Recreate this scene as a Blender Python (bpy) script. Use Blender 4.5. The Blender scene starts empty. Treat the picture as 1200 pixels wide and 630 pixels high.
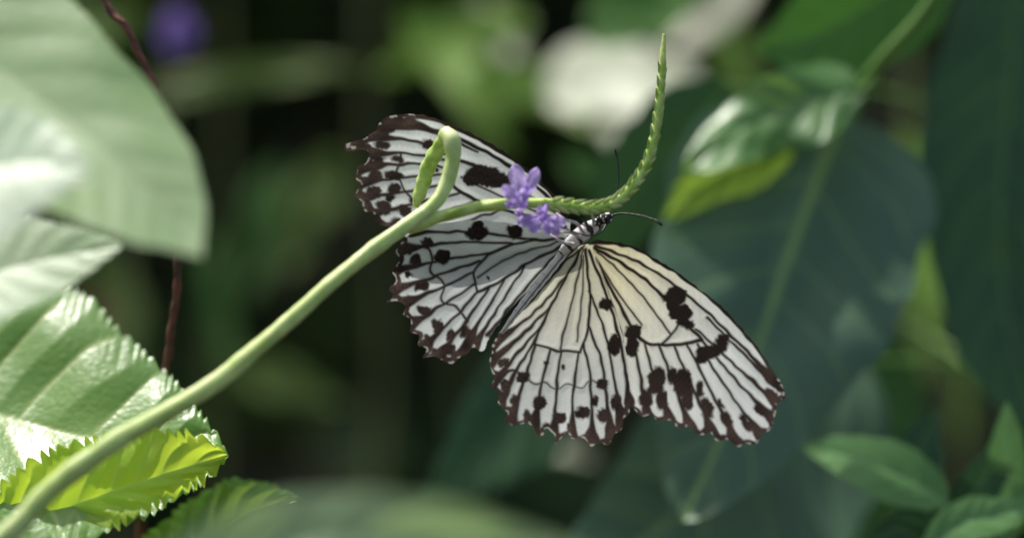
import bpy, math, random
import numpy as np
from mathutils import Vector
random.seed(7); rng=np.random.default_rng(7)
scene=bpy.context.scene
D=0.85; H=1.2; PX=0.00025     # camera distance, height, metres per drawing unit at the butterfly
def W(p):
    """drawing sheet (x right, y down, depth in mm behind butterfly) -> world metres"""
    p=np.asarray(p,float); d=p[...,2]/1000.0
    k=(D+d)/D*PX
    return np.stack([(p[...,0]-600)*k, d, H+(315-p[...,1])*k],-1)

def smooth(a,b,x):
    t=np.clip((x-a)/(b-a),0,1); return t*t*(3-2*t)
def catmull(P,n=8,closed=False):
    P=np.asarray(P,float)
    if closed: Q=np.vstack([P[-1],P,P[0],P[1]])
    else: Q=np.vstack([2*P[0]-P[1],P,2*P[-1]-P[-2]])
    out=[]
    for i in range(1,len(Q)-2):
        p0,p1,p2,p3=Q[i-1],Q[i],Q[i+1],Q[i+2]
        for j in range(n):
            t=j/n
            out.append(0.5*((2*p1)+(-p0+p2)*t+(2*p0-5*p1+4*p2-p3)*t*t+(-p0+3*p1-3*p2+p3)*t**3))
    if not closed: out.append(Q[-2])
    return np.array(out)
def nz(x,y,f,seed=0):
    r=np.random.default_rng(seed); o=0
    for k in range(6):
        a=r.uniform(0,6.28); ph=r.uniform(0,6.28); ff=f*r.uniform(.6,1.8)
        o=o+np.sin((x*math.cos(a)+y*math.sin(a))*ff+ph+0.8*np.sin(ff*0.7*(x*math.sin(a)-y*math.cos(a))+ph*2))
    return o/6*1.6

def empty(name,loc=(0,0,0)):
    e=bpy.data.objects.new(name,None); scene.collection.objects.link(e); e.empty_display_size=.02; return e
def mesh_obj(name,V,F,mat,parent=None,cols=None,smooth_sh=True,attrs=None):
    me=bpy.data.meshes.new(name); me.from_pydata([tuple(v) for v in V],[],[tuple(f) for f in F]); 
    if cols is not None:
        a=me.color_attributes.new("Col",'FLOAT_COLOR','POINT')
        c=np.ones((len(V),4),np.float32); c[:,:3]=cols; a.data.foreach_set("color",c.ravel())
    if attrs:
        for k,v in attrs.items():
            a=me.attributes.new(k,'FLOAT','POINT'); a.data.foreach_set("value",np.asarray(v,np.float32).ravel())
    if smooth_sh: me.polygons.foreach_set("use_smooth",[True]*len(me.polygons))
    me.update()
    o=bpy.data.objects.new(name,me); scene.collection.objects.link(o)
    if mat: me.materials.append(mat)
    if parent: o.parent=parent
    return o

# ---------------- materials
def newmat(name):
    m=bpy.data.materials.new(name); m.use_nodes=True; nt=m.node_tree; nt.nodes.clear()
    out=nt.nodes.new('ShaderNodeOutputMaterial'); return m,nt,out
def leaf_mat(name,c1,c2,vein,rough=0.4,trans=0.3,tcol=None,nscale=40,spec=0.5,bump=0.25):
    m,nt,out=newmat(name); N=nt.nodes.new; L=nt.links.new
    tc=N('ShaderNodeTexCoord')
    n1=N('ShaderNodeTexNoise'); n1.inputs['Scale'].default_value=nscale; n1.inputs['Detail'].default_value=5
    L(tc.outputs['Object'],n1.inputs['Vector'])
    r=N('ShaderNodeMapRange'); r.inputs[1].default_value=.35; r.inputs[2].default_value=.65; L(n1.outputs[0],r.inputs[0])
    mx=N('ShaderNodeMix'); mx.data_type='RGBA'; mx.inputs[6].default_value=(*c1,1); mx.inputs[7].default_value=(*c2,1); L(r.outputs[0],mx.inputs[0])
    at=N('ShaderNodeAttribute'); at.attribute_name='vein'
    mv=N('ShaderNodeMix'); mv.data_type='RGBA'; L(at.outputs['Fac'],mv.inputs[0]); L(mx.outputs[2],mv.inputs[6]); mv.inputs[7].default_value=(*vein,1)
    p=N('ShaderNodeBsdfPrincipled'); L(mv.outputs[2],p.inputs['Base Color'])
    p.inputs['Roughness'].default_value=rough; p.inputs['Specular IOR Level'].default_value=spec
    n2=N('ShaderNodeTexNoise'); n2.inputs['Scale'].default_value=600; n2.inputs['Detail'].default_value=3; L(tc.outputs['Object'],n2.inputs['Vector'])
    vo=N('ShaderNodeTexVoronoi'); vo.feature='DISTANCE_TO_EDGE'; vo.inputs['Scale'].default_value=260; L(tc.outputs['Object'],vo.inputs['Vector'])
    ad=N('ShaderNodeMath'); L(n2.outputs[0],ad.inputs[0]); L(vo.outputs['Distance'],ad.inputs[1])
    b=N('ShaderNodeBump'); b.inputs['Strength'].default_value=bump; b.inputs['Distance'].default_value=.0006; L(ad.outputs[0],b.inputs['Height']); L(b.outputs[0],p.inputs['Normal'])
    t=N('ShaderNodeBsdfTranslucent')
    if tcol: 
        mt=N('ShaderNodeMix'); mt.data_type='RGBA'; mt.inputs[0].default_value=.6; L(mv.outputs[2],mt.inputs[6]); mt.inputs[7].default_value=(*tcol,1); L(mt.outputs[2],t.inputs['Color'])
    else: L(mv.outputs[2],t.inputs['Color'])
    ms=N('ShaderNodeMixShader'); ms.inputs[0].default_value=trans; L(p.outputs[0],ms.inputs[1]); L(t.outputs[0],ms.inputs[2]); L(ms.outputs[0],out.inputs[0])
    return m
def col_mat(name,rough=.5,trans=.3,spec=.3,bump=0):
    m,nt,out=newmat(name); N=nt.nodes.new; L=nt.links.new
    at=N('ShaderNodeAttribute'); at.attribute_name='Col'
    p=N('ShaderNodeBsdfPrincipled'); L(at.outputs['Color'],p.inputs['Base Color']); p.inputs['Roughness'].default_value=rough; p.inputs['Specular IOR Level'].default_value=spec
    if bump:
        tc=N('ShaderNodeTexCoord'); n2=N('ShaderNodeTexNoise'); n2.inputs['Scale'].default_value=1500; L(tc.outputs['Object'],n2.inputs['Vector'])
        b=N('ShaderNodeBump'); b.inputs['Strength'].default_value=bump; b.inputs['Distance'].default_value=.0003; L(n2.outputs[0],b.inputs['Height']); L(b.outputs[0],p.inputs['Normal'])
    t=N('ShaderNodeBsdfTranslucent'); L(at.outputs['Color'],t.inputs['Color'])
    ms=N('ShaderNodeMixShader'); ms.inputs[0].default_value=trans; L(p.outputs[0],ms.inputs[1]); L(t.outputs[0],ms.inputs[2]); L(ms.outputs[0],out.inputs[0])
    return m
def noise_mat(name,c1,c2,scale,rough=.7,stretch=None,bump=.4,bd=.0005,spec=.4,trans=0):
    m,nt,out=newmat(name); N=nt.nodes.new; L=nt.links.new
    tc=N('ShaderNodeTexCoord'); mp=N('ShaderNodeMapping'); L(tc.outputs['Object'],mp.inputs[0])
    if stretch: mp.inputs['Scale'].default_value=stretch
    n=N('ShaderNodeTexNoise'); n.inputs['Scale'].default_value=scale; n.inputs['Detail'].default_value=6; L(mp.outputs[0],n.inputs['Vector'])
    r=N('ShaderNodeMapRange'); r.inputs[1].default_value=.38; r.inputs[2].default_value=.62; L(n.outputs[0],r.inputs[0])
    mx=N('ShaderNodeMix'); mx.data_type='RGBA'; mx.inputs[6].default_value=(*c1,1); mx.inputs[7].default_value=(*c2,1); L(r.outputs[0],mx.inputs[0])
    p=N('ShaderNodeBsdfPrincipled'); L(mx.outputs[2],p.inputs['Base Color']); p.inputs['Roughness'].default_value=rough; p.inputs['Specular IOR Level'].default_value=spec
    if trans:
        p.inputs['Subsurface Weight'].default_value=trans; p.inputs['Subsurface Radius'].default_value=(.8,1,.4); p.inputs['Subsurface Scale'].default_value=.004
    b=N('ShaderNodeBump'); b.inputs['Strength'].default_value=bump; b.inputs['Distance'].default_value=bd; L(n.outputs[0],b.inputs['Height']); L(b.outputs[0],p.inputs['Normal'])
    L(p.outputs[0],out.inputs[0]); return m

# ---------------- generic builders
def tube(name,pts,mat,parent=None,seg=16,n=12,rad_fn=None,cap=True,cols_fn=None):
    """pts: (x,y,depth_mm,radius_units)"""
    C=catmull(pts,n); P=W(C[:,:3]); R=C[:,3]*PX
    T=np.gradient(P,axis=0); T/=np.linalg.norm(T,axis=1)[:,None]+1e-12
    up=np.array([0,-1.0,0]) ; V=[]; 
    a=np.cross(T[0],up); 
    if np.linalg.norm(a)<.1: a=np.cross(T[0],[1,0,0])
    a/=np.linalg.norm(a); s=np.concatenate([[0],np.cumsum(np.linalg.norm(np.diff(P,axis=0),axis=1))])
    th=np.arange(seg)/seg*2*math.pi
    for i in range(len(P)):
        a=a-T[i]*a.dot(T[i]); a/=np.linalg.norm(a); b=np.cross(T[i],a)
        r=np.full(seg,R[i])
        if rad_fn: r=r*rad_fn(s[i]/s[-1],th,s[i])
        V.append(P[i]+np.outer(np.cos(th)*r,a)+np.outer(np.sin(th)*r,b))
    V=np.concatenate(V); F=[]
    for i in range(len(P)-1):
        for j in range(seg):
            k=(j+1)%seg; F.append((i*seg+j,i*seg+k,(i+1)*seg+k,(i+1)*seg+j))
    if cap:
        F.append(tuple(range(seg))[::-1]); F.append(tuple((len(P)-1)*seg+j for j in range(seg)))
    cols=None
    if cols_fn:
        ss=np.repeat(s/s[-1],seg); tt=np.tile(th,len(P)); cols=cols_fn(ss,tt)
    return mesh_obj(name,V,F,mat,parent,cols=cols)

def leaf(name,mid,wl,wr,mat,parent=None,ns=90,nt=36,prof=(.75,.8),roll=0.0,fold=0.15,nv=9,va=.22,quilt=.5,ser=0,nser=30,vw=.05,wave=0,seed=0,droop=0,midw=2.2,up=0.0):
    """mid: list of (x,y,depth) base->tip ; wl/wr half widths in drawing units"""
    C=catmull(mid,10); s0=np.linspace(0,1,len(C)); s=np.linspace(0,1,ns)
    c=np.stack([np.interp(s,s0,C[:,k]) for k in range(3)],1)
    T=np.gradient(c[:,:2],axis=0); T/=np.linalg.norm(T,axis=1)[:,None]; Nn=np.stack([T[:,1],-T[:,0]],1)
    t=np.linspace(-1,1,2*nt+1)
    w=np.sin(math.pi*np.clip(s,0.0,1)**prof[0])**prof[1]; w=np.clip(w,0.004,None)
    S,Tt=np.meshgrid(s,t,indexing='ij'); A=np.abs(Tt)
    hw=np.where(Tt<0,wl,wr)*w[:,None]
    Lx=np.sum(np.linalg.norm(np.diff(c[:,:2],axis=0),axis=1))
    if ser:
        jit=.25*np.sin(S*nser*1.7+seed)
        saw=np.abs(((S*nser+jit)%1)-.35); hw=hw+ser*(1-saw*2.2)*(1+.3*np.sin(S*37+seed))*smooth(.55,1,A)*smooth(0,.06,S)*(1-smooth(.97,1,S))
    hw=hw*(1+.03*np.sin(S*17+seed+Tt)+.02*np.sin(S*41+seed*2+2*Tt))
    off=Tt*hw
    x=c[:,0][:,None]+Nn[:,0][:,None]*off; y=c[:,1][:,None]+Nn[:,1][:,None]*off
    mm=0.25
    ph=(S-va*A**1.2*(.6+.4*(1-S)))*nv+ (Tt<0)*.35+.18*np.sin(S*13+seed*1.7+(Tt<0)*2)
    fr=np.abs(((ph+.5)%1)-.5)
    side=(1-smooth(vw*.4,vw,fr))*smooth(.0,.1,A)*(1-smooth(.8,1,A))*smooth(0.02,.08,S)*.8
    midm=1-smooth(midw*.5,midw*1.3,np.abs(off)*(0.6+.8*S))
    vein=np.clip(np.maximum(side,midm),0,1)
    bul=(fr*2)**.7*np.sin(np.pi*np.clip(A,0,1))**.7
    d=c[:,2][:,None]+roll*off*mm+ (-fold*np.abs(off)*mm) + droop*(A**2)*w[:,None]*np.maximum(wl,wr)*mm
    d=d+up*(c[:,1].mean()-y)*mm
    d=d-quilt*bul*(Lx/nv)*mm*.12 + wave*mm*np.sin(S*11+seed+Tt)*A**2
    d=d+nz(x,y,.03,seed)*Lx*mm*.012
    V=W(np.stack([x,y,d],-1)).reshape(-1,3); m=2*nt+1
    I=np.arange(ns*m).reshape(ns,m)
    F=np.stack([I[:-1,:-1],I[1:,:-1],I[1:,1:],I[:-1,1:]],-1).reshape(-1,4)
    return mesh_obj(name,V,F.tolist(),mat,parent,attrs={'vein':vein.ravel()})

# ---------------- butterfly wings
def seg_dist(X,Y,P):
    best=np.full(X.shape,1e9)
    for a,b in zip(P[:-1],P[1:]):
        dx,dy=b[0]-a[0],b[1]-a[1]; l=dx*dx+dy*dy+1e-9
        t=np.clip(((X-a[0])*dx+(Y-a[1])*dy)/l,0,1)
        best=np.minimum(best,np.hypot(X-a[0]-t*dx,Y-a[1]-t*dy))
    return best
def inside(X,Y,P):
    r=np.zeros(X.shape,bool); n=len(P)
    for i in range(n):
        x1,y1=P[i]; x2,y2=P[(i+1)%n]
        if y1==y2: continue
        c=((y1>Y)!=(y2>Y))&(X<(x2-x1)*(Y-y1)/(y2-y1)+x1); r^=c
    return r
wing_m=col_mat('wing_scales',rough=.6,trans=.50,spec=.2,bump=.15)
def wing(name,outline,marg,veins,spots,depth,base,parent,cream=0.0,lead=None,seed=1,leadw=3.2,mott=1.0):
    O=catmull(outline,8,True)[:, :2]
    n=len(O)
    # soft scallop/noise on the margin
    O=O+np.stack([nz(O[:,0],O[:,1],.35,seed),nz(O[:,1],O[:,0],.35,seed+5)],1)*1.1
    g=1.1
    xs=np.arange(O[:,0].min()-2,O[:,0].max()+2,g); ys=np.arange(O[:,1].min()-2,O[:,1].max()+2,g)
    X,Y=np.meshgrid(xs,ys); ins=inside(X,Y,O)
    cell=ins[:-1,:-1]|ins[1:,:-1]|ins[1:,1:]|ins[:-1,1:]
    used=np.zeros(ins.shape,bool)
    for a,b in ((slice(None,-1),slice(None,-1)),(slice(1,None),slice(None,-1)),(slice(1,None),slice(1,None)),(slice(None,-1),slice(1,None))): used[a,b]|=cell
    # snap outside vertices to outline
    out=used&~ins; px,py=X[out],Y[out]; OO=np.vstack([O,O[:1]])
    bd=np.full(px.shape,1e9); bx=px.copy(); by=py.copy()
    for a,b in zip(OO[:-1],OO[1:]):
        dx,dy=b-a; l=dx*dx+dy*dy+1e-9; t=np.clip(((px-a[0])*dx+(py-a[1])*dy)/l,0,1)
        qx,qy=a[0]+t*dx,a[1]+t*dy; dd=np.hypot(px-qx,py-qy); m=dd<bd; bd[m]=dd[m]; bx[m]=qx[m]; by[m]=qy[m]
    X=X.copy(); Y=Y.copy(); X[out]=bx; Y[out]=by
    idx=-np.ones(ins.shape,int); idx[used]=np.arange(used.sum())
    x=X[used]; y=Y[used]
    F=np.stack([idx[:-1,:-1][cell],idx[1:,:-1][cell],idx[1:,1:][cell],idx[:-1,1:][cell]],-1)
    jx=x+nz(x,y,.22,seed+2)*1.0; jy=y+nz(y,x,.22,seed+3)*1.0
    M=catmull(marg,6)[:,:2]; dm=seg_dist(jx,jy,M)
    dark=np.zeros(x.shape); dv=np.full(x.shape,1e9)
    for v in veins:
        w0=1.4; pts=v
        if isinstance(v[0],(int,float)): w0=v[0]+.05; pts=v[1]
        q=seg_dist(jx,jy,catmull(pts,5)[:,:2]); dv=np.minimum(dv,q)
        ww=w0+ mott*(5.8+2.2*nz(x,y,.06,seed+60))*np.exp(-(dm/13.0)**1.4)+1.1*np.exp(-dm/30)
        dark=np.maximum(dark,1-smooth(ww-1.1,ww+1.3,q))
    dusk=np.exp(-dv/2.8)*.30
    mw=5.0*mott+2.6*nz(x,y,.25,seed+9)
    dark=np.maximum(dark,1-smooth(mw-.8,mw+.8,dm))
    if lead is not None:
        dl=seg_dist(jx,jy,catmull(lead,6)[:,:2]); dark=np.maximum(dark,1-smooth(leadw-.8,leadw+1,dl))
    sx=x+nz(x,y,.3,seed+11)*1.8+nz(x,y,.8,seed+15)*.9; sy=y+nz(y,x,.3,seed+12)*1.8+nz(y,x,.8,seed+16)*.9
    for (cx,cy,rx,ry,ang) in spots:
        a=math.radians(ang); u=(sx-cx)*math.cos(a)+(sy-cy)*math.sin(a); v=-(sx-cx)*math.sin(a)+(sy-cy)*math.cos(a)
        q=(np.abs(u/rx)**2.4+np.abs(v/ry)**2.4)**(1/2.4); e=1.4/min(rx,ry)
        dark=np.maximum(dark,1-smooth(1-e,1+e,q))
    # pale fringe dots at very edge
    fr=(dm<1.6)&(nz(x,y,.5,seed+20)>.25); 
    db=np.hypot(x-base[0],y-base[1])
    white=np.array([.80,.84,.83]); yel=np.array([.88,.81,.50]); cr=np.array([.84,.83,.70])
    ky=(cream*np.exp(-(db/95)**2))[:,None]; kc=(min(1,cream*1.1)*np.exp(-(db/155)**2))[:,None]
    cell_c=white*(1-kc)+cr*kc; cell_c=cell_c*(1-ky)+yel*ky
    cell_c=cell_c*(1+.08*nz(x,y,.12,seed+30)+.05*nz(x,y,.9,seed+31))[:,None]
    cell_c=cell_c*(1-dusk)[:,None]
    blk=np.array([.022,.016,.014]); brn=np.array([.105,.070,.060]); kb=(np.exp(-dm/28)*1.0*(0.65+.4*nz(x,y,.15,seed+40)))[:,None].clip(0,1)
    dk=blk*(1-kb)+brn*kb; dk=dk*(1+.30*nz(x,y,1.1,seed+41))[:,None]
    c=cell_c*(1-dark[:,None])+dk*dark[:,None]
    c[fr]=np.array([.5,.48,.45])
    d=depth(x,y)-np.minimum(dv,7)*.035+nz(x,y,.035,seed+50)*.8
    d=d-.10*np.exp(-(dv/1.4)**2)
    V=W(np.stack([x,y,d],-1))
    return mesh_obj(name,V,F.tolist(),wing_m,parent,cols=np.clip(c,0.005,.93))

bf=empty('butterfly')
# forewing, lower right
o=[(694,284),(720,284),(745,290),(768,303),(792,318),(818,337),(842,356),(864,379),(884,402),(903,430),(917,452),(920,466),(910,474),(908,488),(903,502),(893,508),(887,520),(874,519),(864,523),(854,514),(840,516),(832,507),(818,509),(808,499),(795,501),(786,492),(772,493),(762,486),(752,488),(742,478),(736,474),(736,440),(730,400),(716,352),(702,312)]
m=[(910,440),(919,458),(910,474),(908,488),(903,502),(893,508),(887,520),(874,519),(864,523),(854,514),(840,516),(832,507),(818,509),(808,499),(795,501),(786,492),(772,493),(762,486),(752,488),(742,478)]
v=[(1.6,[(698,288),(750,308),(800,341),(850,386),(895,432),(912,452)]),
(1.9,[(697,290),(740,316),(776,345),(800,373),(822,398)]),(1.9,[(694,294),(712,330),(733,370),(752,398),(775,404),(805,402),(822,398)]),
(1.4,[(800,373),(786,392),(775,404)]),
[(828,372),(865,408),(908,450)],[(815,385),(862,428),(908,470)],[(822,398),(862,445),(904,490)],[(818,403),(852,455),(892,510)],[(805,404),(834,460),(864,518)],[(790,405),(812,455),(838,510)],[(772,403),(790,450),(810,502)],[(754,399),(768,445),(786,494)],[(740,382),(748,430),(760,488)],
(1.5,[(693,298),(714,350),(730,405),(737,470)]),(1.0,[(700,294),(738,330),(772,372),(786,392)]),(1.0,[(698,300),(722,340),(752,380)])]
s=[(793,346,13,11,20),(797,366,14,10,10),(789,356,9,14,-10),(803,378,10,7,20),(780,349,4,5,0),(838,410,18,8,-30),(828,413,12,8,0),(846,402,7,11,0),(822,420,8,6,0),(850,396,5,5,0),(742,389,10,10,0),(740,406,8,12,5),
(769,446,10,17,10),(800,448,11,17,5),(776,468,7,12,0),(806,466,7,14,0),(757,466,8,12,0),(828,478,7,13,-15),(852,492,6,11,-20),(845,472,3,7,-20),(874,494,6,12,-35),(892,480,6,11,-40),(903,462,6,9,-50),(787,440,6,10,0),(820,456,5,10,0)]
wing('forewing_right',o,m,v,s,lambda x,y:9+(y-285)*.055+(x-690)*.012+((x-690)/230)**2*3,(692,288),bf,cream=.95,lead=[(694,284),(720,284),(745,290),(768,303),(792,318),(818,337),(842,356),(864,379),(884,402),(903,430),(917,452)],seed=3)
# hindwing, lower middle
o=[(684,286),(672,294),(655,314),(636,337),(617,358),(597,376),(583,393),(576,410),(574,428),(579,440),(576,452),(584,462),(584,474),(594,482),(594,494),(606,499),(617,494),(625,500),(633,512),(640,502),(650,509),(652,520),(663,508),(673,514),(684,512),(692,522),(704,519),(714,521),(720,508),(729,502),(731,490),(738,480),(737,445),(731,402),(718,354),(704,314),(692,288)]
m=[(583,393),(576,410),(574,428),(579,440),(576,452),(584,462),(584,474),(594,482),(594,494),(606,499),(617,494),(625,500),(633,512),(640,502),(650,509),(652,520),(663,508),(673,514),(684,512),(692,522),(704,519),(714,521),(720,508),(729,502),(731,490),(738,480)]
v=[(1.7,[(682,290),(658,335),(636,378),(626,402)]),(1.6,[(686,292),(691,340),(689,385),(680,412)]),(1.3,[(626,402),(650,410),(680,412)]),(1.0,[(684,292),(671,350),(656,409)]),(.8,[(684,300),(682,350),(676,400)]),
[(664,322),(630,362),(580,402)],[(646,358),(612,392),(576,424)],[(634,382),(606,414),(578,452)],[(626,402),(604,436),(586,476)],[(628,404),(614,446),(598,496)],[(645,409),(634,452),(626,506)],[(658,410),(652,455),(650,514)],[(678,412),(672,460),(670,514)],[(684,402),(692,446),(694,520)],[(689,380),(706,430),(716,516)],[(690,340),(712,400),(728,500)],
(1.7,[(690,294),(712,350),(728,405),(737,470)]),
(.5,[(586,440),(600,434),(612,438),(626,450),(640,448),(652,456),(664,449),(682,455),(692,445),(704,452),(712,446)])]
s=[(720,404,8,13,0),(710,356,9,8,30),(655,489,9,8,0),(683,483,9,8,0),(632,472,8,8,0),(612,441,8,7,0),(604,468,6,8,20),(592,452,6,6,0),(618,487,5,7,0),(707,486,7,9,0),(722,470,6,10,0),(706,450,6,7,0),(590,425,7,5,-20),(660,430,3,4,0),(640,424,3,3,0),(697,470,4,6,0),(668,500,4,5,0),(640,500,4,5,0)]
wing('hindwing_right',o,m,v,s,lambda x,y:7+(y-285)*.055+(700-x)*.02,(686,288),bf,cream=.6,lead=[(684,288),(660,309),(636,337),(617,358),(597,376)],leadw=1.2,seed=8)
# hindwing, lower left
o=[(668,280),(640,268),(600,262),(560,258),(520,262),(490,268),(474,280),(464,294),(468,306),(460,316),(464,328),(457,338),(461,346),(452,354),(466,352),(475,358),(473,368),(482,376),(480,388),(491,392),(490,405),(500,408),(496,419),(508,417),(517,421),(529,426),(538,419),(549,414),(553,406),(566,410),(574,396),(592,370),(615,345),(640,318),(660,296)]
m=[(474,280),(464,294),(468,306),(460,316),(464,328),(457,338),(461,346),(454,353),(466,352),(475,358),(473,368),(482,376),(480,388),(491,392),(490,405),(500,408),(496,419),(508,417),(517,421),(529,426),(538,419),(549,414),(556,405)]
v=[(1.6,[(660,280),(610,284),(572,298)]),(1.6,[(658,288),(620,308),(582,332),(560,342)]),(1.3,[(572,298),(556,318),(560,342)]),
[(630,281),(550,272),(485,273)],[(600,285),(530,284),(468,294)],[(575,297),(520,304),(462,318)],[(562,306),(520,320),(460,340)],[(556,318),(515,338),(470,356)],[(557,332),(520,356),(480,382)],[(560,342),(532,372),(494,408)],[(574,336),(548,374),(512,420)],[(592,326),(568,366),(534,422)],[(615,312),(588,354),(556,404)],
(1.5,[(660,290),(622,330),(572,392)]),(1.0,[(662,292),(630,328),(590,372)]),(.9,[(654,284),(600,300),(560,325)]),
(.9,[(497,284),(506,300),(504,318),(520,332),(518,352),(535,360),(548,376)])]
s=[(558,273,14,9,-10),(560,266,7,8,0),(603,271,9,8,0),(519,301,9,9,0),(494,334,9,8,0),(497,364,9,6,20),(513,382,7,9,0),(528,392,6,8,20),(545,388,5,8,20),(510,412,6,5,0),(487,305,6,7,0),(478,322,5,5,0),(482,350,6,5,0),(500,285,7,7,0),(528,410,5,6,0),(478,292,6,6,0),(552,400,4,5,0),(572,325,2.5,2.5,0),(500,395,4,5,0)]
wing('hindwing_left',o,m,v,s,lambda x,y:9.5+(y-285)*.05+(660-x)*.02,(664,285),bf,cream=.1,lead=[(660,296),(640,318),(615,345),(592,370),(574,396)],leadw=1.2,seed=14,mott=1.15)
# forewing, upper left
o=[(668,264),(660,240),(650,228),(630,208),(606,188),(580,171),(550,155),(520,142),(492,134),(466,134),(448,142),(438,154),(424,163),(404,170),(408,177),(424,175),(432,180),(430,190),(419,197),(417,208),(423,216),(416,228),(424,236),(426,246),(438,250),(442,262),(456,266),(470,276),(500,284),(560,290),(620,286),(664,276)]
m=[(492,134),(466,134),(448,142),(438,154),(424,163),(406,171),(424,175),(432,180),(430,190),(419,197),(417,208),(423,216),(416,228),(424,236),(426,246),(438,250),(442,262),(456,266),(466,274)]
v=[(2.2,[(658,246),(625,216),(580,184),(530,160),(480,146)]),(2.0,[(660,254),(610,224),(560,196),(530,186)]),(2.0,[(662,266),(605,250),(555,234),(532,218)]),(1.5,[(530,186),(526,202),(532,218)]),
[(560,178),(500,152),(450,148)],[(530,184),(485,166),(436,160)],[(528,188),(480,180),(430,180)],[(527,196),(475,192),(420,198)],[(526,204),(475,208),(422,214)],[(530,214),(478,224),(420,232)],[(540,226),(490,238),(436,250)],[(560,235),(505,254),(452,268)],[(590,245),(540,262),(490,276)],
(1.0,[(660,260),(600,236),(540,208)]),(1.0,[(470,182),(466,205),(478,228),(496,248)])]
s=[(568,206,20,13,10),(585,212,14,9,0),(552,208,10,9,0),(604,208,10,7,25),(505,170,13,6,20),(455,150,14,7,-30),(476,142,14,5,0),(462,206,12,6,10),(440,206,9,7,0),(438,226,10,8,0),(462,222,9,6,0),(450,243,10,7,20),(474,246,9,7,20),(432,196,7,6,0),(466,262,10,6,20),(486,236,7,5,20),(448,170,10,6,0),(508,198,5,4,0),(432,240,6,6,0),(466,187,9,4,0),(444,188,8,4,0),(498,258,9,5,10),(520,172,7,5,20),(456,232,7,6,0)]
wing('forewing_left',o,m,v,s,lambda x,y:14+(y-285)*.035+(660-x)*.03,(664,266),bf,cream=.1,lead=[(664,254),(650,228),(630,208),(606,188),(580,171),(550,155),(520,142),(492,134)],leadw=4.6,seed=21,mott=1.2)

body_m=col_mat('body_scales',rough=.7,trans=0.15,spec=.3,bump=.6)
def body_cols(s,t):
    k=(np.sin(s*26+np.sin(t)*1.5)>-.6)&(np.abs(np.sin(t*2.5+1))>.16)
    c=np.where(k[:,None],[.92,.89,.88],[.06,.045,.045]); return c
tube('thorax',[(658,296,6,5),(666,288,5,7.5),(676,279,4,9.5),(688,270,4,10),(697,264,5,8),(702,260,5,6)],body_m,bf,seg=28,cols_fn=body_cols,n=14)
tube('head',[(700,262,5,3),(704,259,4.5,6.5),(710,256,4,7),(715,253,4,5),(718,251.5,4,2)],body_m,bf,seg=24,cols_fn=lambda s,t:np.where((np.sin(t*3)*np.sin(s*14)>.1)[:,None],[.75,.73,.7],[.02,.016,.016]))
def abd_cols(s,t):
    k=smooth(.80,1,np.sin(s*60))*.2; c=np.array([.92,.90,.88])*(1-k[:,None]); 
    dk=(np.abs(np.cos(t-1.2))>.99)[:,None]; return np.where(dk,[.10,.08,.08],c)
abd_m=col_mat('abdomen_scales',rough=.7,trans=.55,spec=.3,bump=.6)
tube('abdomen',[(668,288,7,5),(655,303,6.5,5.5),(636,327,6.5,5.5),(616,352,7,4.8),(598,376,8,3.5),(588,390,9,2)],abd_m,bf,seg=20,cols_fn=abd_cols,rad_fn=lambda u,th,s:1+.07*np.sin(u*60))
blk=noise_mat('black_cuticle',(.012,.01,.01),(.03,.025,.022),900,.4)
wht=noise_mat('white_cuticle',(.85,.78,.80),(.5,.45,.48),700,.6)
eye=noise_mat('compound_eye',(.006,.005,.005),(.015,.012,.01),2000,.15)
tube('eye',[(708,258,2,1),(711,256.5,1.5,4),(714,255,2,1)],eye,bf,seg=16)
tube('antenna_left',[(715,253,4,1.3),(728,250,3,1.0),(748,252,0,.95),(766,257,-3,1.0),(772,261,-4,1.7),(776,264,-4,1.4)],blk,bf,seg=8)
tube('antenna_right',[(714,250,5,1.3),(721,232,6,1.0),(725,208,8,.95),(724,188,9,1.0),(722,180,10,1.7),(721,175,10,1.4)],blk,bf,seg=8)
tube('proboscis',[(712,260,2,1.3),(704,272,-2,1.0),(688,276,-6,.9),(668,270,-7,.8),(652,262,-5,.7)],blk,bf,seg=8)
for i,(pts,mt) in enumerate([
 ([(684,274,0,2.2),(676,262,-5,1.8),(664,258,-7,1.5),(652,250,-5,1.1)],wht),
 ([(690,270,0,2.0),(684,256,-5,1.6),(672,250,-6,1.2),(662,244,-4,1)],blk),
 ([(696,266,0,2.0),(694,252,-4,1.6),(684,247,-5,1.3),(676,241,-5,1)],wht),
 ([(680,278,0,2.2),(668,272,-6,1.7),(656,272,-7,1.4),(642,264,-4,1)],wht),
 ([(672,286,0,2.2),(660,284,-6,1.7),(650,278,-7,1.4),(640,272,-4,1)],wht),
 ([(699,264,0,1.7),(702,252,-3,1.3),(697,245,-4,1.1),(690,242,-5,.9)],blk)]): tube('leg_%d'%(i+1),pts,mt,bf,seg=8)

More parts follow.
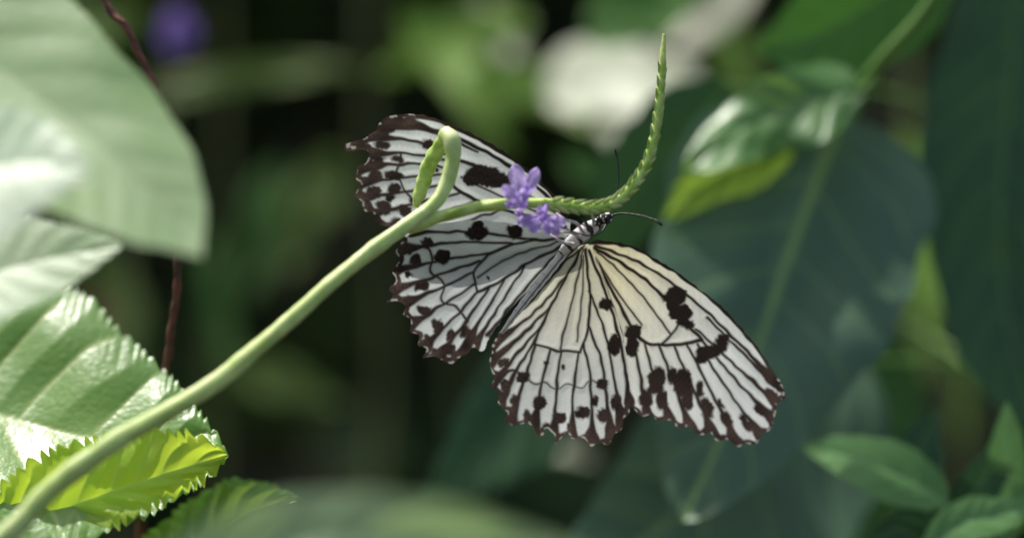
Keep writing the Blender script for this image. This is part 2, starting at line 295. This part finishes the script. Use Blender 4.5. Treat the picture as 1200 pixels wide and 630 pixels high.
# ---------------- flowering vine
vine=empty('flowering_vine')
stem_m=noise_mat('green_stem',(.50,.62,.20),(.70,.78,.38),110,.5,stretch=(1,1,1),bump=.7,bd=.0007,trans=.5)
spike_m=noise_mat('spike_skin',(.40,.56,.10),(.62,.74,.26),260,.5,bump=.8,bd=.0008,trans=.4)
def rough_r(u,th,s):
    kn=sum(.10*np.exp(-((s-c)/.0035)**2) for c in (.062,.118,.171,.203))
    return 1+.02*np.sin(s*420+2*th)+.025*np.sin(s*190+3*th+1)+.02*np.sin(th*5+s*30)+.018*np.sin(s*1100+th)+kn
tube('main_stem',[(-120,720,-75,13.5),(5,628,-62,12),(60,572,-54,11.5),(130,520,-46,11),(200,480,-39,10.5),(255,446,-34,10),(305,405,-29,9.5),(350,366,-25,9),(395,326,-21,8.5),(440,290,-16,8.5),(480,262,-12,8.5),(508,240,-10,8),(522,218,-8,8),(530,190,-7,8.5),(530,167,-6,10.5),(521,155,-3,8.5)],stem_m,vine,seg=28,n=30,rad_fn=rough_r)
tube('curled_tip',[(529,163,-5,8),(524,160,-2,9),(514,174,1,9),(504,192,3,9),(496,214,4,8.5),(490,231,4,7),(487,243,4,3)],spike_m,vine,seg=20,n=14,rad_fn=lambda u,th,s:1+.08*np.sin(s*1500+2*th)+.06*np.sin(3*th+s*400))
def spike_r(u,th,s):
    return 1+.24*(((s*260+th/ math.pi)%1)-.5)*smooth(.25,.5,u)+.09*np.sin(th*3+s*500)
tube('flower_spike',[(478,270,-12,5),(495,262,-11,7),(520,253,-11,7),(550,245,-11,6.5),(580,240,-10,7),(610,238,-9,6),(640,238,-8,6),(665,240,-7,6),(690,243,-6,6),(712,240,-5,6),(732,228,-4,6.5),(748,208,-3,6),(760,185,-2,6),(768,155,-1,5.5),(772,125,0,5.5),(775,95,1,4.6),(777,65,2,3.6),(778,40,3,1.5)],spike_m,vine,seg=28,n=26,rad_fn=spike_r)
SP=catmull([(640,238,-8),(665,240,-7),(690,243,-6),(712,240,-5),(732,228,-4),(748,208,-3),(760,185,-2),(768,155,-1),(772,125,0),(775,95,1),(777,62,2)],4)
for i in range(0,len(SP)-3,1):
    a=SP[i]; b=SP[i+2]; t=(b-a)[:2]; t/=np.linalg.norm(t); nrm=np.array([t[1],-t[0]])*(1 if i%2 else -1)
    sc=1-.5*i/len(SP); j=random.uniform(-1,1.6)
    leaf('bract_%d'%i,[(a[0]+nrm[0]*3,a[1]+nrm[1]*3,a[2]-1.6*sc),(a[0]+nrm[0]*6*sc+t[0]*7,a[1]+nrm[1]*6*sc+t[1]*7,a[2]-1.8*sc),(a[0]+nrm[0]*(10+j)*sc+t[0]*(16+2*j),a[1]+nrm[1]*(10+j)*sc+t[1]*(16+2*j),a[2]-1.0)],3.2*sc,3.2*sc,spike_m,vine,ns=14,nt=4,fold=-.5,quilt=0)
pet_m=leaf_mat('violet_petal',(.54,.37,.82),(.70,.55,.94),(.42,.25,.72),.55,.45,nscale=250,spec=.2)
def petal(name,b,t,w,wv=6,seed=0,fold=-.2):
    mx=((b[0]+t[0])/2,(b[1]+t[1])/2,(b[2]+t[2])/2-1.2)
    leaf(name,[b,mx,t],w,w,pet_m,vine,ns=30,nt=10,prof=(1.5,.6),nv=5,fold=fold,quilt=.2,wave=wv*.5,seed=seed,midw=.8,vw=.08,up=.4)
petal('petal_1',(612,236,-13),(603,192,-12),10,6,1); petal('petal_2',(614,236,-14),(630,196,-13),8,8,2)
petal('petal_3',(611,240,-15),(589,217,-16),8,7,3); petal('petal_4',(612,238,-15),(591,240,-15),5,5,4)
petal('petal_5',(612,242,-16),(618,216,-17),7,7,5); petal('petal_6',(610,242,-12),(607,254,-13),5,4,6)
petal('petal_7',(632,252,-12),(606,262,-13),7,7,7); petal('petal_8',(634,254,-13),(622,272,-14),8,6,8)
petal('petal_9',(638,254,-14),(645,275,-14),7,6,9); petal('petal_10',(640,254,-13),(663,263,-12),7,7,10); petal('petal_11',(636,258,-12),(656,275,-11),6,5,11); petal('petal_12',(634,256,-14),(633,241,-15),5,5,12)
tube('corolla_tube',[(640,240,-9,3),(638,250,-12,3.4),(636,258,-13,4.5)],pet_m,vine,seg=12)
tube('corolla_tube_b',[(617,240,-9,3),(614,241,-12,3.4),(611,238,-14,4.5)],pet_m,vine,seg=12)

# ---------------- dry twig
twig_m=noise_mat('dry_bark',(.20,.075,.05),(.08,.04,.03),180,.8,bump=.8,bd=.001)
tube('dry_twig',[(60,-150,50,5),(122,-2,42,5),(148,34,38,4.6),(172,82,36,5),(192,130,35,4.6),(205,185,34,5.2),(212,240,34,4.6),(210,290,35,5),(206,350,36,4.8),(198,410,38,5.2),(186,470,40,4.8),(176,560,50,5),(160,760,80,6),(140,2000,120,8),(138,4700,140,9)],twig_m,None,seg=14,n=16,rad_fn=lambda u,th,s:1+.15*np.sin(s*300+th)+.14*np.sin(s*910+2*th))

# ---------------- left plant
lp=empty('serrated_leaf_plant')
pale=leaf_mat('pale_leaf',(.34,.54,.22),(.48,.66,.35),(.56,.70,.40),.42,.45,tcol=(.5,.7,.25),nscale=35)
pale2=leaf_mat('pale_leaf_glossy',(.52,.68,.46),(.70,.80,.64),(.66,.76,.58),.4,.4,tcol=(.7,.85,.5),nscale=45)
mid_=leaf_mat('mid_green_leaf',(.13,.33,.05),(.26,.48,.10),(.50,.66,.24),.33,.4,tcol=(.55,.78,.05),nscale=14,spec=.7)
yg=leaf_mat('backlit_leaf_colour',(.42,.62,.05),(.54,.72,.09),(.58,.74,.2),.40,.55,tcol=(.70,.86,.05),nscale=30)  # lit copy of the mid-green leaf, backlight put into the colour
yg2=leaf_mat('lit_leaf',(.20,.38,.05),(.30,.48,.08),(.4,.55,.15),.42,.5,tcol=(.40,.60,.05),nscale=30)
leaf('leaf_upper',[(-260,-60,-80),(-80,30,-84),(90,150,-88),(190,240,-90),(237,302,-92)],118,112,pale,lp,ns=160,nt=40,nv=10,roll=.2,up=.65,quilt=.2,ser=2,nser=60,seed=1,prof=(.62,.95))
leaf('leaf_shaded',[(-160,240,-116),(-60,212,-118),(30,192,-120),(106,200,-122)],80,80,pale2,lp,ns=120,nt=30,nv=8,up=.8,quilt=.8,ser=3,nser=36,seed=2)
leaf('leaf_small',[(-140,350,-60),(-40,326,-61),(60,302,-62),(144,288,-64)],56,60,pale2,lp,ns=120,nt=30,nv=8,up=.8,quilt=.4,ser=3,nser=36,seed=3,prof=(.7,.9))
leaf('leaf_serrated',[(-220,440,34),(-60,470,30),(70,505,26),(180,525,24),(268,534,22)],150,170,mid_,lp,ns=280,nt=44,nv=7,up=1.0,quilt=1.0,ser=6,nser=34,seed=5,prof=(.6,.85),midw=3.5,vw=.07)
leaf('leaf_serrated_lit_part',[(-60,650,4),(50,606,-2),(160,566,-6),(266,532,-10)],34,66,yg,lp,ns=260,nt=34,nv=9,quilt=1.0,ser=9,nser=26,seed=6,up=.35,prof=(1.0,.62),wave=8)  # extra sheet for the backlit part of leaf_serrated, glow in its colour
leaf('leaf_low',[(120,780,50),(200,690,46),(280,610,44),(350,584,44)],56,62,mid_,lp,ns=200,nt=30,nv=9,quilt=.8,ser=4,nser=26,seed=7,up=.4)
leaf('leaf_near',[(150,700,-190),(330,640,-190),(520,632,-190),(760,680,-190)],50,60,pale,lp,ns=80,nt=20,nv=9,quilt=.3,seed=8,up=.3)
pst=noise_mat('plant_stalk',(.12,.2,.05),(.2,.28,.09),80,.6)
tube('stalk',[(-260,-60,-80,5),(-290,150,-40,7),(-280,400,0,9),(-260,700,10,10),(-250,1800,10,12),(-240,5050,10,14)],pst,lp)
for a,b in (((-160,240,-116),(-290,330,-20)),((-140,350,-60),(-280,420,0)),((-220,440,34),(-276,540,6)),((-60,650,4),(-258,780,10)),((120,780,50),(-252,1100,10)),((150,700,-190),(-252,1300,10))):
    tube('petiole',[(*a,3),((a[0]*.5+b[0]*.5),(a[1]+b[1])/2-8,(a[2]+b[2])/2,3.5),(*b,5)],pst,lp,seg=10)

# ---------------- right shrub
rs=empty('broad_leaf_shrub')
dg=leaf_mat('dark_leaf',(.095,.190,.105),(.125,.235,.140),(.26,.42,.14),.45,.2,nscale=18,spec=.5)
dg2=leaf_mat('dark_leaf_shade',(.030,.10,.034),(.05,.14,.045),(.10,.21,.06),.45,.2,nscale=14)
hl=leaf_mat('glossy_leaf',(.09,.22,.06),(.13,.30,.08),(.18,.36,.12),.34,.35,tcol=(.35,.6,.05),nscale=20,spec=.6)
leaf('leaf_large',[(988,132,152),(962,200,146),(925,300,136),(890,400,126),(850,500,116),(800,610,106)],165,150,dg,rs,ns=160,nt=50,nv=8,va=.20,quilt=.45,seed=11,prof=(.62,.62),fold=.10,midw=5,vw=.035,wave=14,up=.1)
leaf('leaf_bottom',[(1010,420,190),(930,500,180),(850,560,170),(740,640,158),(640,700,150)],120,150,dg,rs,ns=140,nt=40,nv=7,quilt=.5,seed=12,midw=3.5,vw=.035,up=.3)
leaf('leaf_glossy',[(1012,108,132),(950,118,132),(880,146,130),(800,200,128)],44,50,hl,rs,ns=110,nt=34,nv=5,quilt=.9,seed=13,up=.7,wave=16,prof=(.75,.6))
leaf('leaf_lit',[(930,170,140),(880,188,136),(828,212,132),(778,258,128)],34,34,yg2,rs,ns=60,nt=20,nv=5,quilt=.5,seed=19,prof=(.8,.7))
leaf('leaf_top',[(1110,-60,160),(1040,-10,158),(960,40,158),(885,58,160)],75,75,leaf_mat('leaf_mid_shade',(.05,.17,.02),(.08,.23,.035),(.10,.26,.05),.4,.4,nscale=14),rs,ns=90,nt=30,nv=8,seed=14,quilt=.3)
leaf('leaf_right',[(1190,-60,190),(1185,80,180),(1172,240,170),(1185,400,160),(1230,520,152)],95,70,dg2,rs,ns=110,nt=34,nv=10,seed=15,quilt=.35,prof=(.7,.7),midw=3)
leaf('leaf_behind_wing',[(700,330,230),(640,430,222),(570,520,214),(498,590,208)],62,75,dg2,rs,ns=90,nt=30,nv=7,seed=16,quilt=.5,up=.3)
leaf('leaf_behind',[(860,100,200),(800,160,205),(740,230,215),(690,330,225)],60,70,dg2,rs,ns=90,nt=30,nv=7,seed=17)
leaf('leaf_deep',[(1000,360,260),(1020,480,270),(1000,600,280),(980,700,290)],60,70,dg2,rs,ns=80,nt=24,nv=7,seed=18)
tube('petiole_large',[(1130,-60,110,9),(1085,12,114,8.5),(1040,62,124,8),(1010,98,138,7),(988,132,152,5.5)],noise_mat('petiole_green',(.14,.27,.06),(.20,.35,.09),60,.45,trans=.3),rs,seg=18)
tube('petiole_glossy',[(1036,66,126,6),(1026,92,130,5),(1008,108,132,4)],bpy.data.materials['petiole_green'],rs)
tube('petiole_lit',[(1010,98,138,5),(970,140,142,4),(930,170,140,3)],bpy.data.materials['petiole_green'],rs)
tube('trunk',[(1130,-60,110,9),(1230,-160,120,14),(1330,-40,150,18),(1360,300,170,22),(1350,1500,180,26),(1350,4300,190,30)],noise_mat('shrub_bark',(.08,.06,.04),(.14,.11,.08),60,.9),rs)
for a in ((1110,-60,160),(1190,-60,190),(1010,420,190),(700,330,230),(860,100,200),(1000,360,260)):
    tube('petiole',[(*a,3),((a[0]+1340)/2,a[1]+30,a[2]+60,4),(1352,a[1]+260,172,5)],bpy.data.materials['petiole_green'],rs,seg=10)

# ---------------- small plant at lower right
sp=empty('small_leafy_plant')
sg=leaf_mat('fresh_leaf',(.12,.30,.07),(.19,.41,.12),(.22,.44,.15),.45,.3,nscale=30)
leaf('leaf_a',[(1110,590,95),(1060,560,94),(1000,537,94),(938,522,96)],36,34,sg,sp,nv=6,seed=20,quilt=.2,up=.6)
leaf('leaf_b',[(1180,640,90),(1184,580,88),(1182,520,86),(1180,470,85)],24,28,sg,sp,nv=6,seed=21,roll=.3,quilt=.3)
leaf('leaf_c',[(1080,650,80),(1130,612,78),(1170,604,78),(1240,580,78)],26,28,sg,sp,nv=6,seed=22,quilt=.3,up=.6)
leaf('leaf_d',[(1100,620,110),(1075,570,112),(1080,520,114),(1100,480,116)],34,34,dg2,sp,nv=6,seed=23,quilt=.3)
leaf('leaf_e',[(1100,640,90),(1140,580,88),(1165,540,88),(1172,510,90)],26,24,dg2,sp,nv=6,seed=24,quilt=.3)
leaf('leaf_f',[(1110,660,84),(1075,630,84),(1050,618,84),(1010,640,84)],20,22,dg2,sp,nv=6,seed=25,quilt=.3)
tube('stalk',[(1150,580,90,2.5),(1120,620,88,3),(1105,660,84,3.5),(1110,760,84,4.5),(1120,1800,80,6),(1120,4950,80,8)],pst,sp)

# ---------------- mid / far plants (out of focus)
bgp=empty('background_plants')
def simple_mat(name,c,tr=.4,rough=.45): return leaf_mat(name,tuple(x*.8 for x in c),tuple(min(.88,x*1.15) for x in c),tuple(min(.88,x*1.3) for x in c),rough,tr,nscale=10)
m_white=simple_mat('bleached_leaf',(.66,.74,.50),.4); m_lime=simple_mat('lime_leaf',(.28,.50,.06)); m_ol=simple_mat('olive_leaf',(.17,.27,.04)); m_gr=simple_mat('green_leaf',(.10,.26,.035)); m_cream=simple_mat('cream_leaf',(.80,.78,.54))
B=[([(640,120,420),(700,100,410),(770,110,400),(845,130,400)],34,58,m_white),
([(650,96,440),(710,92,440),(780,86,440),(836,110,440)],18,24,m_white),
([(700,150,380),(740,160,380),(780,150,380),(810,130,380)],18,14,m_white),
([(540,90,460),(600,95,460),(650,110,460),(700,150,450)],30,26,m_lime),
([(470,20,480),(520,60,480),(560,120,470),(600,180,470)],26,32,m_lime),
([(620,20,520),(560,36,520),(500,60,520),(440,90,520)],26,26,m_lime),
([(180,110,500),(260,96,500),(340,84,500),(430,80,500)],16,18,m_ol),
([(400,180,560),(375,225,560),(350,265,560),(335,320,560)],34,32,m_ol),
([(330,190,620),(310,240,620),(300,300,620),(290,350,620)],22,22,m_gr),
([(280,430,560),(310,440,560),(350,455,560),(400,470,560)],24,26,m_ol),
([(250,270,600),(250,330,600),(265,400,600),(280,460,600)],16,14,m_gr),
([(100,300,560),(140,340,560),(150,390,560),(160,440,560)],20,20,m_ol),
([(690,50,330),(730,20,330),(780,10,330),(830,-30,330)],34,40,m_gr),
([(780,60,500),(840,20,500),(870,-20,500),(890,-60,500)],16,16,m_cream),
([(560,0,520),(590,30,520),(600,70,520),(610,100,520)],13,15,m_cream),
([(1040,430,320),(1046,470,320),(1040,500,320),(1020,540,320)],24,26,m_cream),
([(960,560,320),(975,600,320),(980,630,320),(985,680,320)],26,26,m_cream),
([(1060,150,400),(1080,250,400),(1085,350,400),(1080,450,400)],18,20,m_lime),
([(1110,250,520),(1120,330,520),(1125,400,520),(1130,520,520)],16,18,m_lime),
([(120,350,520),(105,390,520),(110,430,520),(140,470,520)],28,24,simple_mat('dead_leaf',(.34,.15,.08))),
([(20,60,460),(60,40,460),(110,30,460),(170,20,460)],46,36,m_ol),
([(600,520,380),(630,520,380),(660,530,380),(700,540,380)],8,8,m_white),
([(640,460,330),(600,500,330),(570,540,330),(540,600,330)],30,34,m_gr),
([(660,180,400),(690,200,400),(720,230,400),(740,280,400)],20,24,m_gr),
([(840,-20,620),(850,40,620),(870,90,620),(890,140,620)],20,20,m_lime),
([(1020,560,300),(1050,580,300),(1080,640,300),(1090,690,300)],26,26,m_lime)]
for i,(mid,a,b,m) in enumerate(B): leaf('leaf_%02d'%i,mid,a,b,m,bgp,ns=24,nt=8,nv=6,seed=30+i,quilt=.5,wave=6,up=1.5 if m in (m_white,m_cream) else .7)
gst=noise_mat('blurred_stalk',(.24,.28,.09),(.38,.40,.16),20,.7)
for (x,x2,dd,r) in ((1065,1075,480,9),(1140,1120,600,6),(430,450,800,7),(262,250,700,5),(870,840,900,8),(560,540,1000,8),(40,60,800,8)):
    tube('stalk',[(x2,-400,dd,r*.7),(x,100,dd,r),(x2,400,dd,r),(x,900,dd,r*1.2),(x,2900,dd,r*1.4)],gst,bgp,seg=10)
pf=empty('purple_flower')
for i in range(9):
    a=i*2.4; leaf('petal_%d'%i,[(208,38,440),(208+13*math.cos(a),38+15*math.sin(a),434+i),(208+24*math.cos(a),36+30*math.sin(a),440)],9,9,simple_mat('purple_petal',(.26,.18,.5)) if i==0 else bpy.data.materials['purple_petal'],pf,ns=16,nt=6)
tube('stalk',[(208,40,442,3),(200,140,450,3.5),(150,420,460,4),(120,3500,470,6)],gst,pf,seg=8)

# leafy masses: many small leaf faces
def leaf_mass(name,centers,count,size,cols,mat,parent=None,spread=(.25,.25,.2),seed=1,flat=.5):
    r=np.random.default_rng(seed); V=[];F=[];C=[]
    for i in range(count):
        c=centers[r.integers(len(centers))]; p=np.array(c[:3])+r.normal(0,1,3)*np.array(spread)
        L=size*r.uniform(.6,1.4); n=r.normal(0,1,3); n[2]+=1.2*flat*2; n/=np.linalg.norm(n)
        a=np.cross(n,r.normal(0,1,3)); a/=np.linalg.norm(a); b=np.cross(n,a); w=L*r.uniform(.22,.36)
        k=len(V); 
        V+= [p-a*L*.5, p-a*L*.15+b*w-n*0.1*L*-.6, p+a*L*.2+b*w*.8+n*.06*L, p+a*L*.5-n*.08*L, p+a*L*.2-b*w*.8+n*.06*L, p-a*L*.15-b*w+n*.06*L, p+n*0]
        F+= [(k,k+1,k+2,k+6),(k+6,k+2,k+3),(k,k+6,k+4,k+5),(k+6,k+3,k+4)]
        cc=np.array(cols[r.integers(len(cols))])*r.uniform(.6,1.3); C+=[cc]*7
    return mesh_obj(name,V,F,mat,parent,cols=np.array(C),smooth_sh=False)
fm=col_mat('foliage',rough=.45,trans=.3,spec=.4)
r=np.random.default_rng(5)
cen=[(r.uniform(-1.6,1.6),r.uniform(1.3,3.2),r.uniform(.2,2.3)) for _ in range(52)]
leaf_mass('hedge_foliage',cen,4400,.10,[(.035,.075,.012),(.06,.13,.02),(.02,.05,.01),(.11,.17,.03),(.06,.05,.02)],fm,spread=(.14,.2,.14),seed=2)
added_tree=empty('added_shade_tree')  # unseen tree, added to keep sun off the background
bark=noise_mat('added_tree_bark',(.05,.035,.025),(.09,.07,.05),8,.9,stretch=(1,1,.2),bump=.8,bd=.02)
def wtube(name,pts,mat,parent):
    Q=[]
    for (x,y,z,rr) in pts:
        d=y*1000; k=(D+y)/D*PX; Q.append((x/k+600,315-(z-H)/k,d,rr/PX))
    tube(name,Q,mat,parent,seg=14,n=8)
wtube('trunk',[(-1.9,3.4,-.1,.18),(-1.85,3.35,.8,.14),(-1.7,3.2,1.8,.12),(-1.3,2.8,2.6,.09),(-.6,2.2,3.0,.05)],bark,added_tree)
wtube('added_limb_1',[(-1.7,3.2,1.8,.1),(-.6,3.0,2.7,.07),(.6,2.4,3.0,.04),(1.4,1.8,3.0,.02)],bark,added_tree)
wtube('added_limb_2',[(-1.5,3.0,2.3,.08),(-1.2,2.3,2.8,.05),(-.4,2.0,2.8,.03),(.3,1.8,2.7,.015)],bark,added_tree)
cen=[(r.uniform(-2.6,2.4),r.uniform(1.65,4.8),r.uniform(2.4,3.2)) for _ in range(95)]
leaf_mass('added_shade_crown',cen,8400,.17,[(.04,.1,.02),(.06,.13,.025),(.03,.07,.015)],fm,added_tree,spread=(.2,.18,.14),seed=4,flat=1.5)  # added overhead canopy, blocks sun and sky above the background

# ground & added dark backdrop
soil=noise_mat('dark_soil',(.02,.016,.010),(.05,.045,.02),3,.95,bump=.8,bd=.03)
n=60; gx=np.sinh(np.linspace(-4.2,4.2,n))*3.0
X,Y=np.meshgrid(gx,gx); Z=.03*np.sin(X*1.3)*np.cos(Y*.9)-.03
I=np.arange(n*n).reshape(n,n); F=np.stack([I[:-1,:-1],I[:-1,1:],I[1:,1:],I[1:,:-1]],-1).reshape(-1,4)
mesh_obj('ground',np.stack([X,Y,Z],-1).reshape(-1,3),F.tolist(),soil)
u=np.linspace(-14,14,90); v=np.linspace(0,1,40); U,Vv=np.meshgrid(u,v)
backdropm=noise_mat('backdrop_darkness',(.006,.010,.004),(.02,.035,.010),4,.95,bump=1,bd=.05)  # near-black so the background's darkness sits in the colour
Z=3.6*smooth(0,1,Vv)+.15*nz(U,Vv*6,2.0,3)*Vv; Yb=4.2+Vv*2.0+.2*nz(U,Vv*5,1.5,4)
I=np.arange(90*40).reshape(40,90); F=np.stack([I[:-1,:-1],I[:-1,1:],I[1:,1:],I[1:,:-1]],-1).reshape(-1,4)
mesh_obj('added_dark_backdrop',np.stack([U,Yb,Z-.15],-1).reshape(-1,3),F.tolist(),backdropm)  # added slope that closes off the sky behind the hedge

# ---------------- light
w=bpy.data.worlds.new("World"); scene.world=w; w.use_nodes=True; nt=w.node_tree
bg=nt.nodes['Background']; sky=nt.nodes.new('ShaderNodeTexSky'); sky.sky_type='NISHITA'; sky.sun_disc=False
tosun=Vector((-.30,.30,.90)).normalized()
sky.air_density=1.0; sky.dust_density=4.0; sky.ozone_density=0.4
sky.sun_elevation=math.asin(tosun.z); sky.sun_rotation=math.atan2(tosun.x,tosun.y)
nt.links.new(sky.outputs[0],bg.inputs[0]); bg.inputs[1].default_value=.15
sl=bpy.data.lights.new('sun','SUN'); sl.energy=5; sl.angle=math.radians(.5); sl.color=(1,.97,.90)
so=bpy.data.objects.new('sun',sl); scene.collection.objects.link(so); so.rotation_euler=tosun.to_track_quat('Z','Y').to_euler(); so.location=(-1,1,4)
# ---------------- camera
cd=bpy.data.cameras.new('camera'); cam=bpy.data.objects.new('camera',cd); scene.collection.objects.link(cam)
cam.location=(0,-D,H); cam.rotation_euler=(math.radians(90),0,0); cd.sensor_width=36; cd.lens=36*D/.30
cd.clip_start=.01; cd.clip_end=500; cd.dof.use_dof=True; cd.dof.focus_distance=D+.007; cd.dof.aperture_fstop=2.7
scene.camera=cam
scene.view_settings.view_transform='Standard'; scene.view_settings.look='None'; scene.view_settings.exposure=0
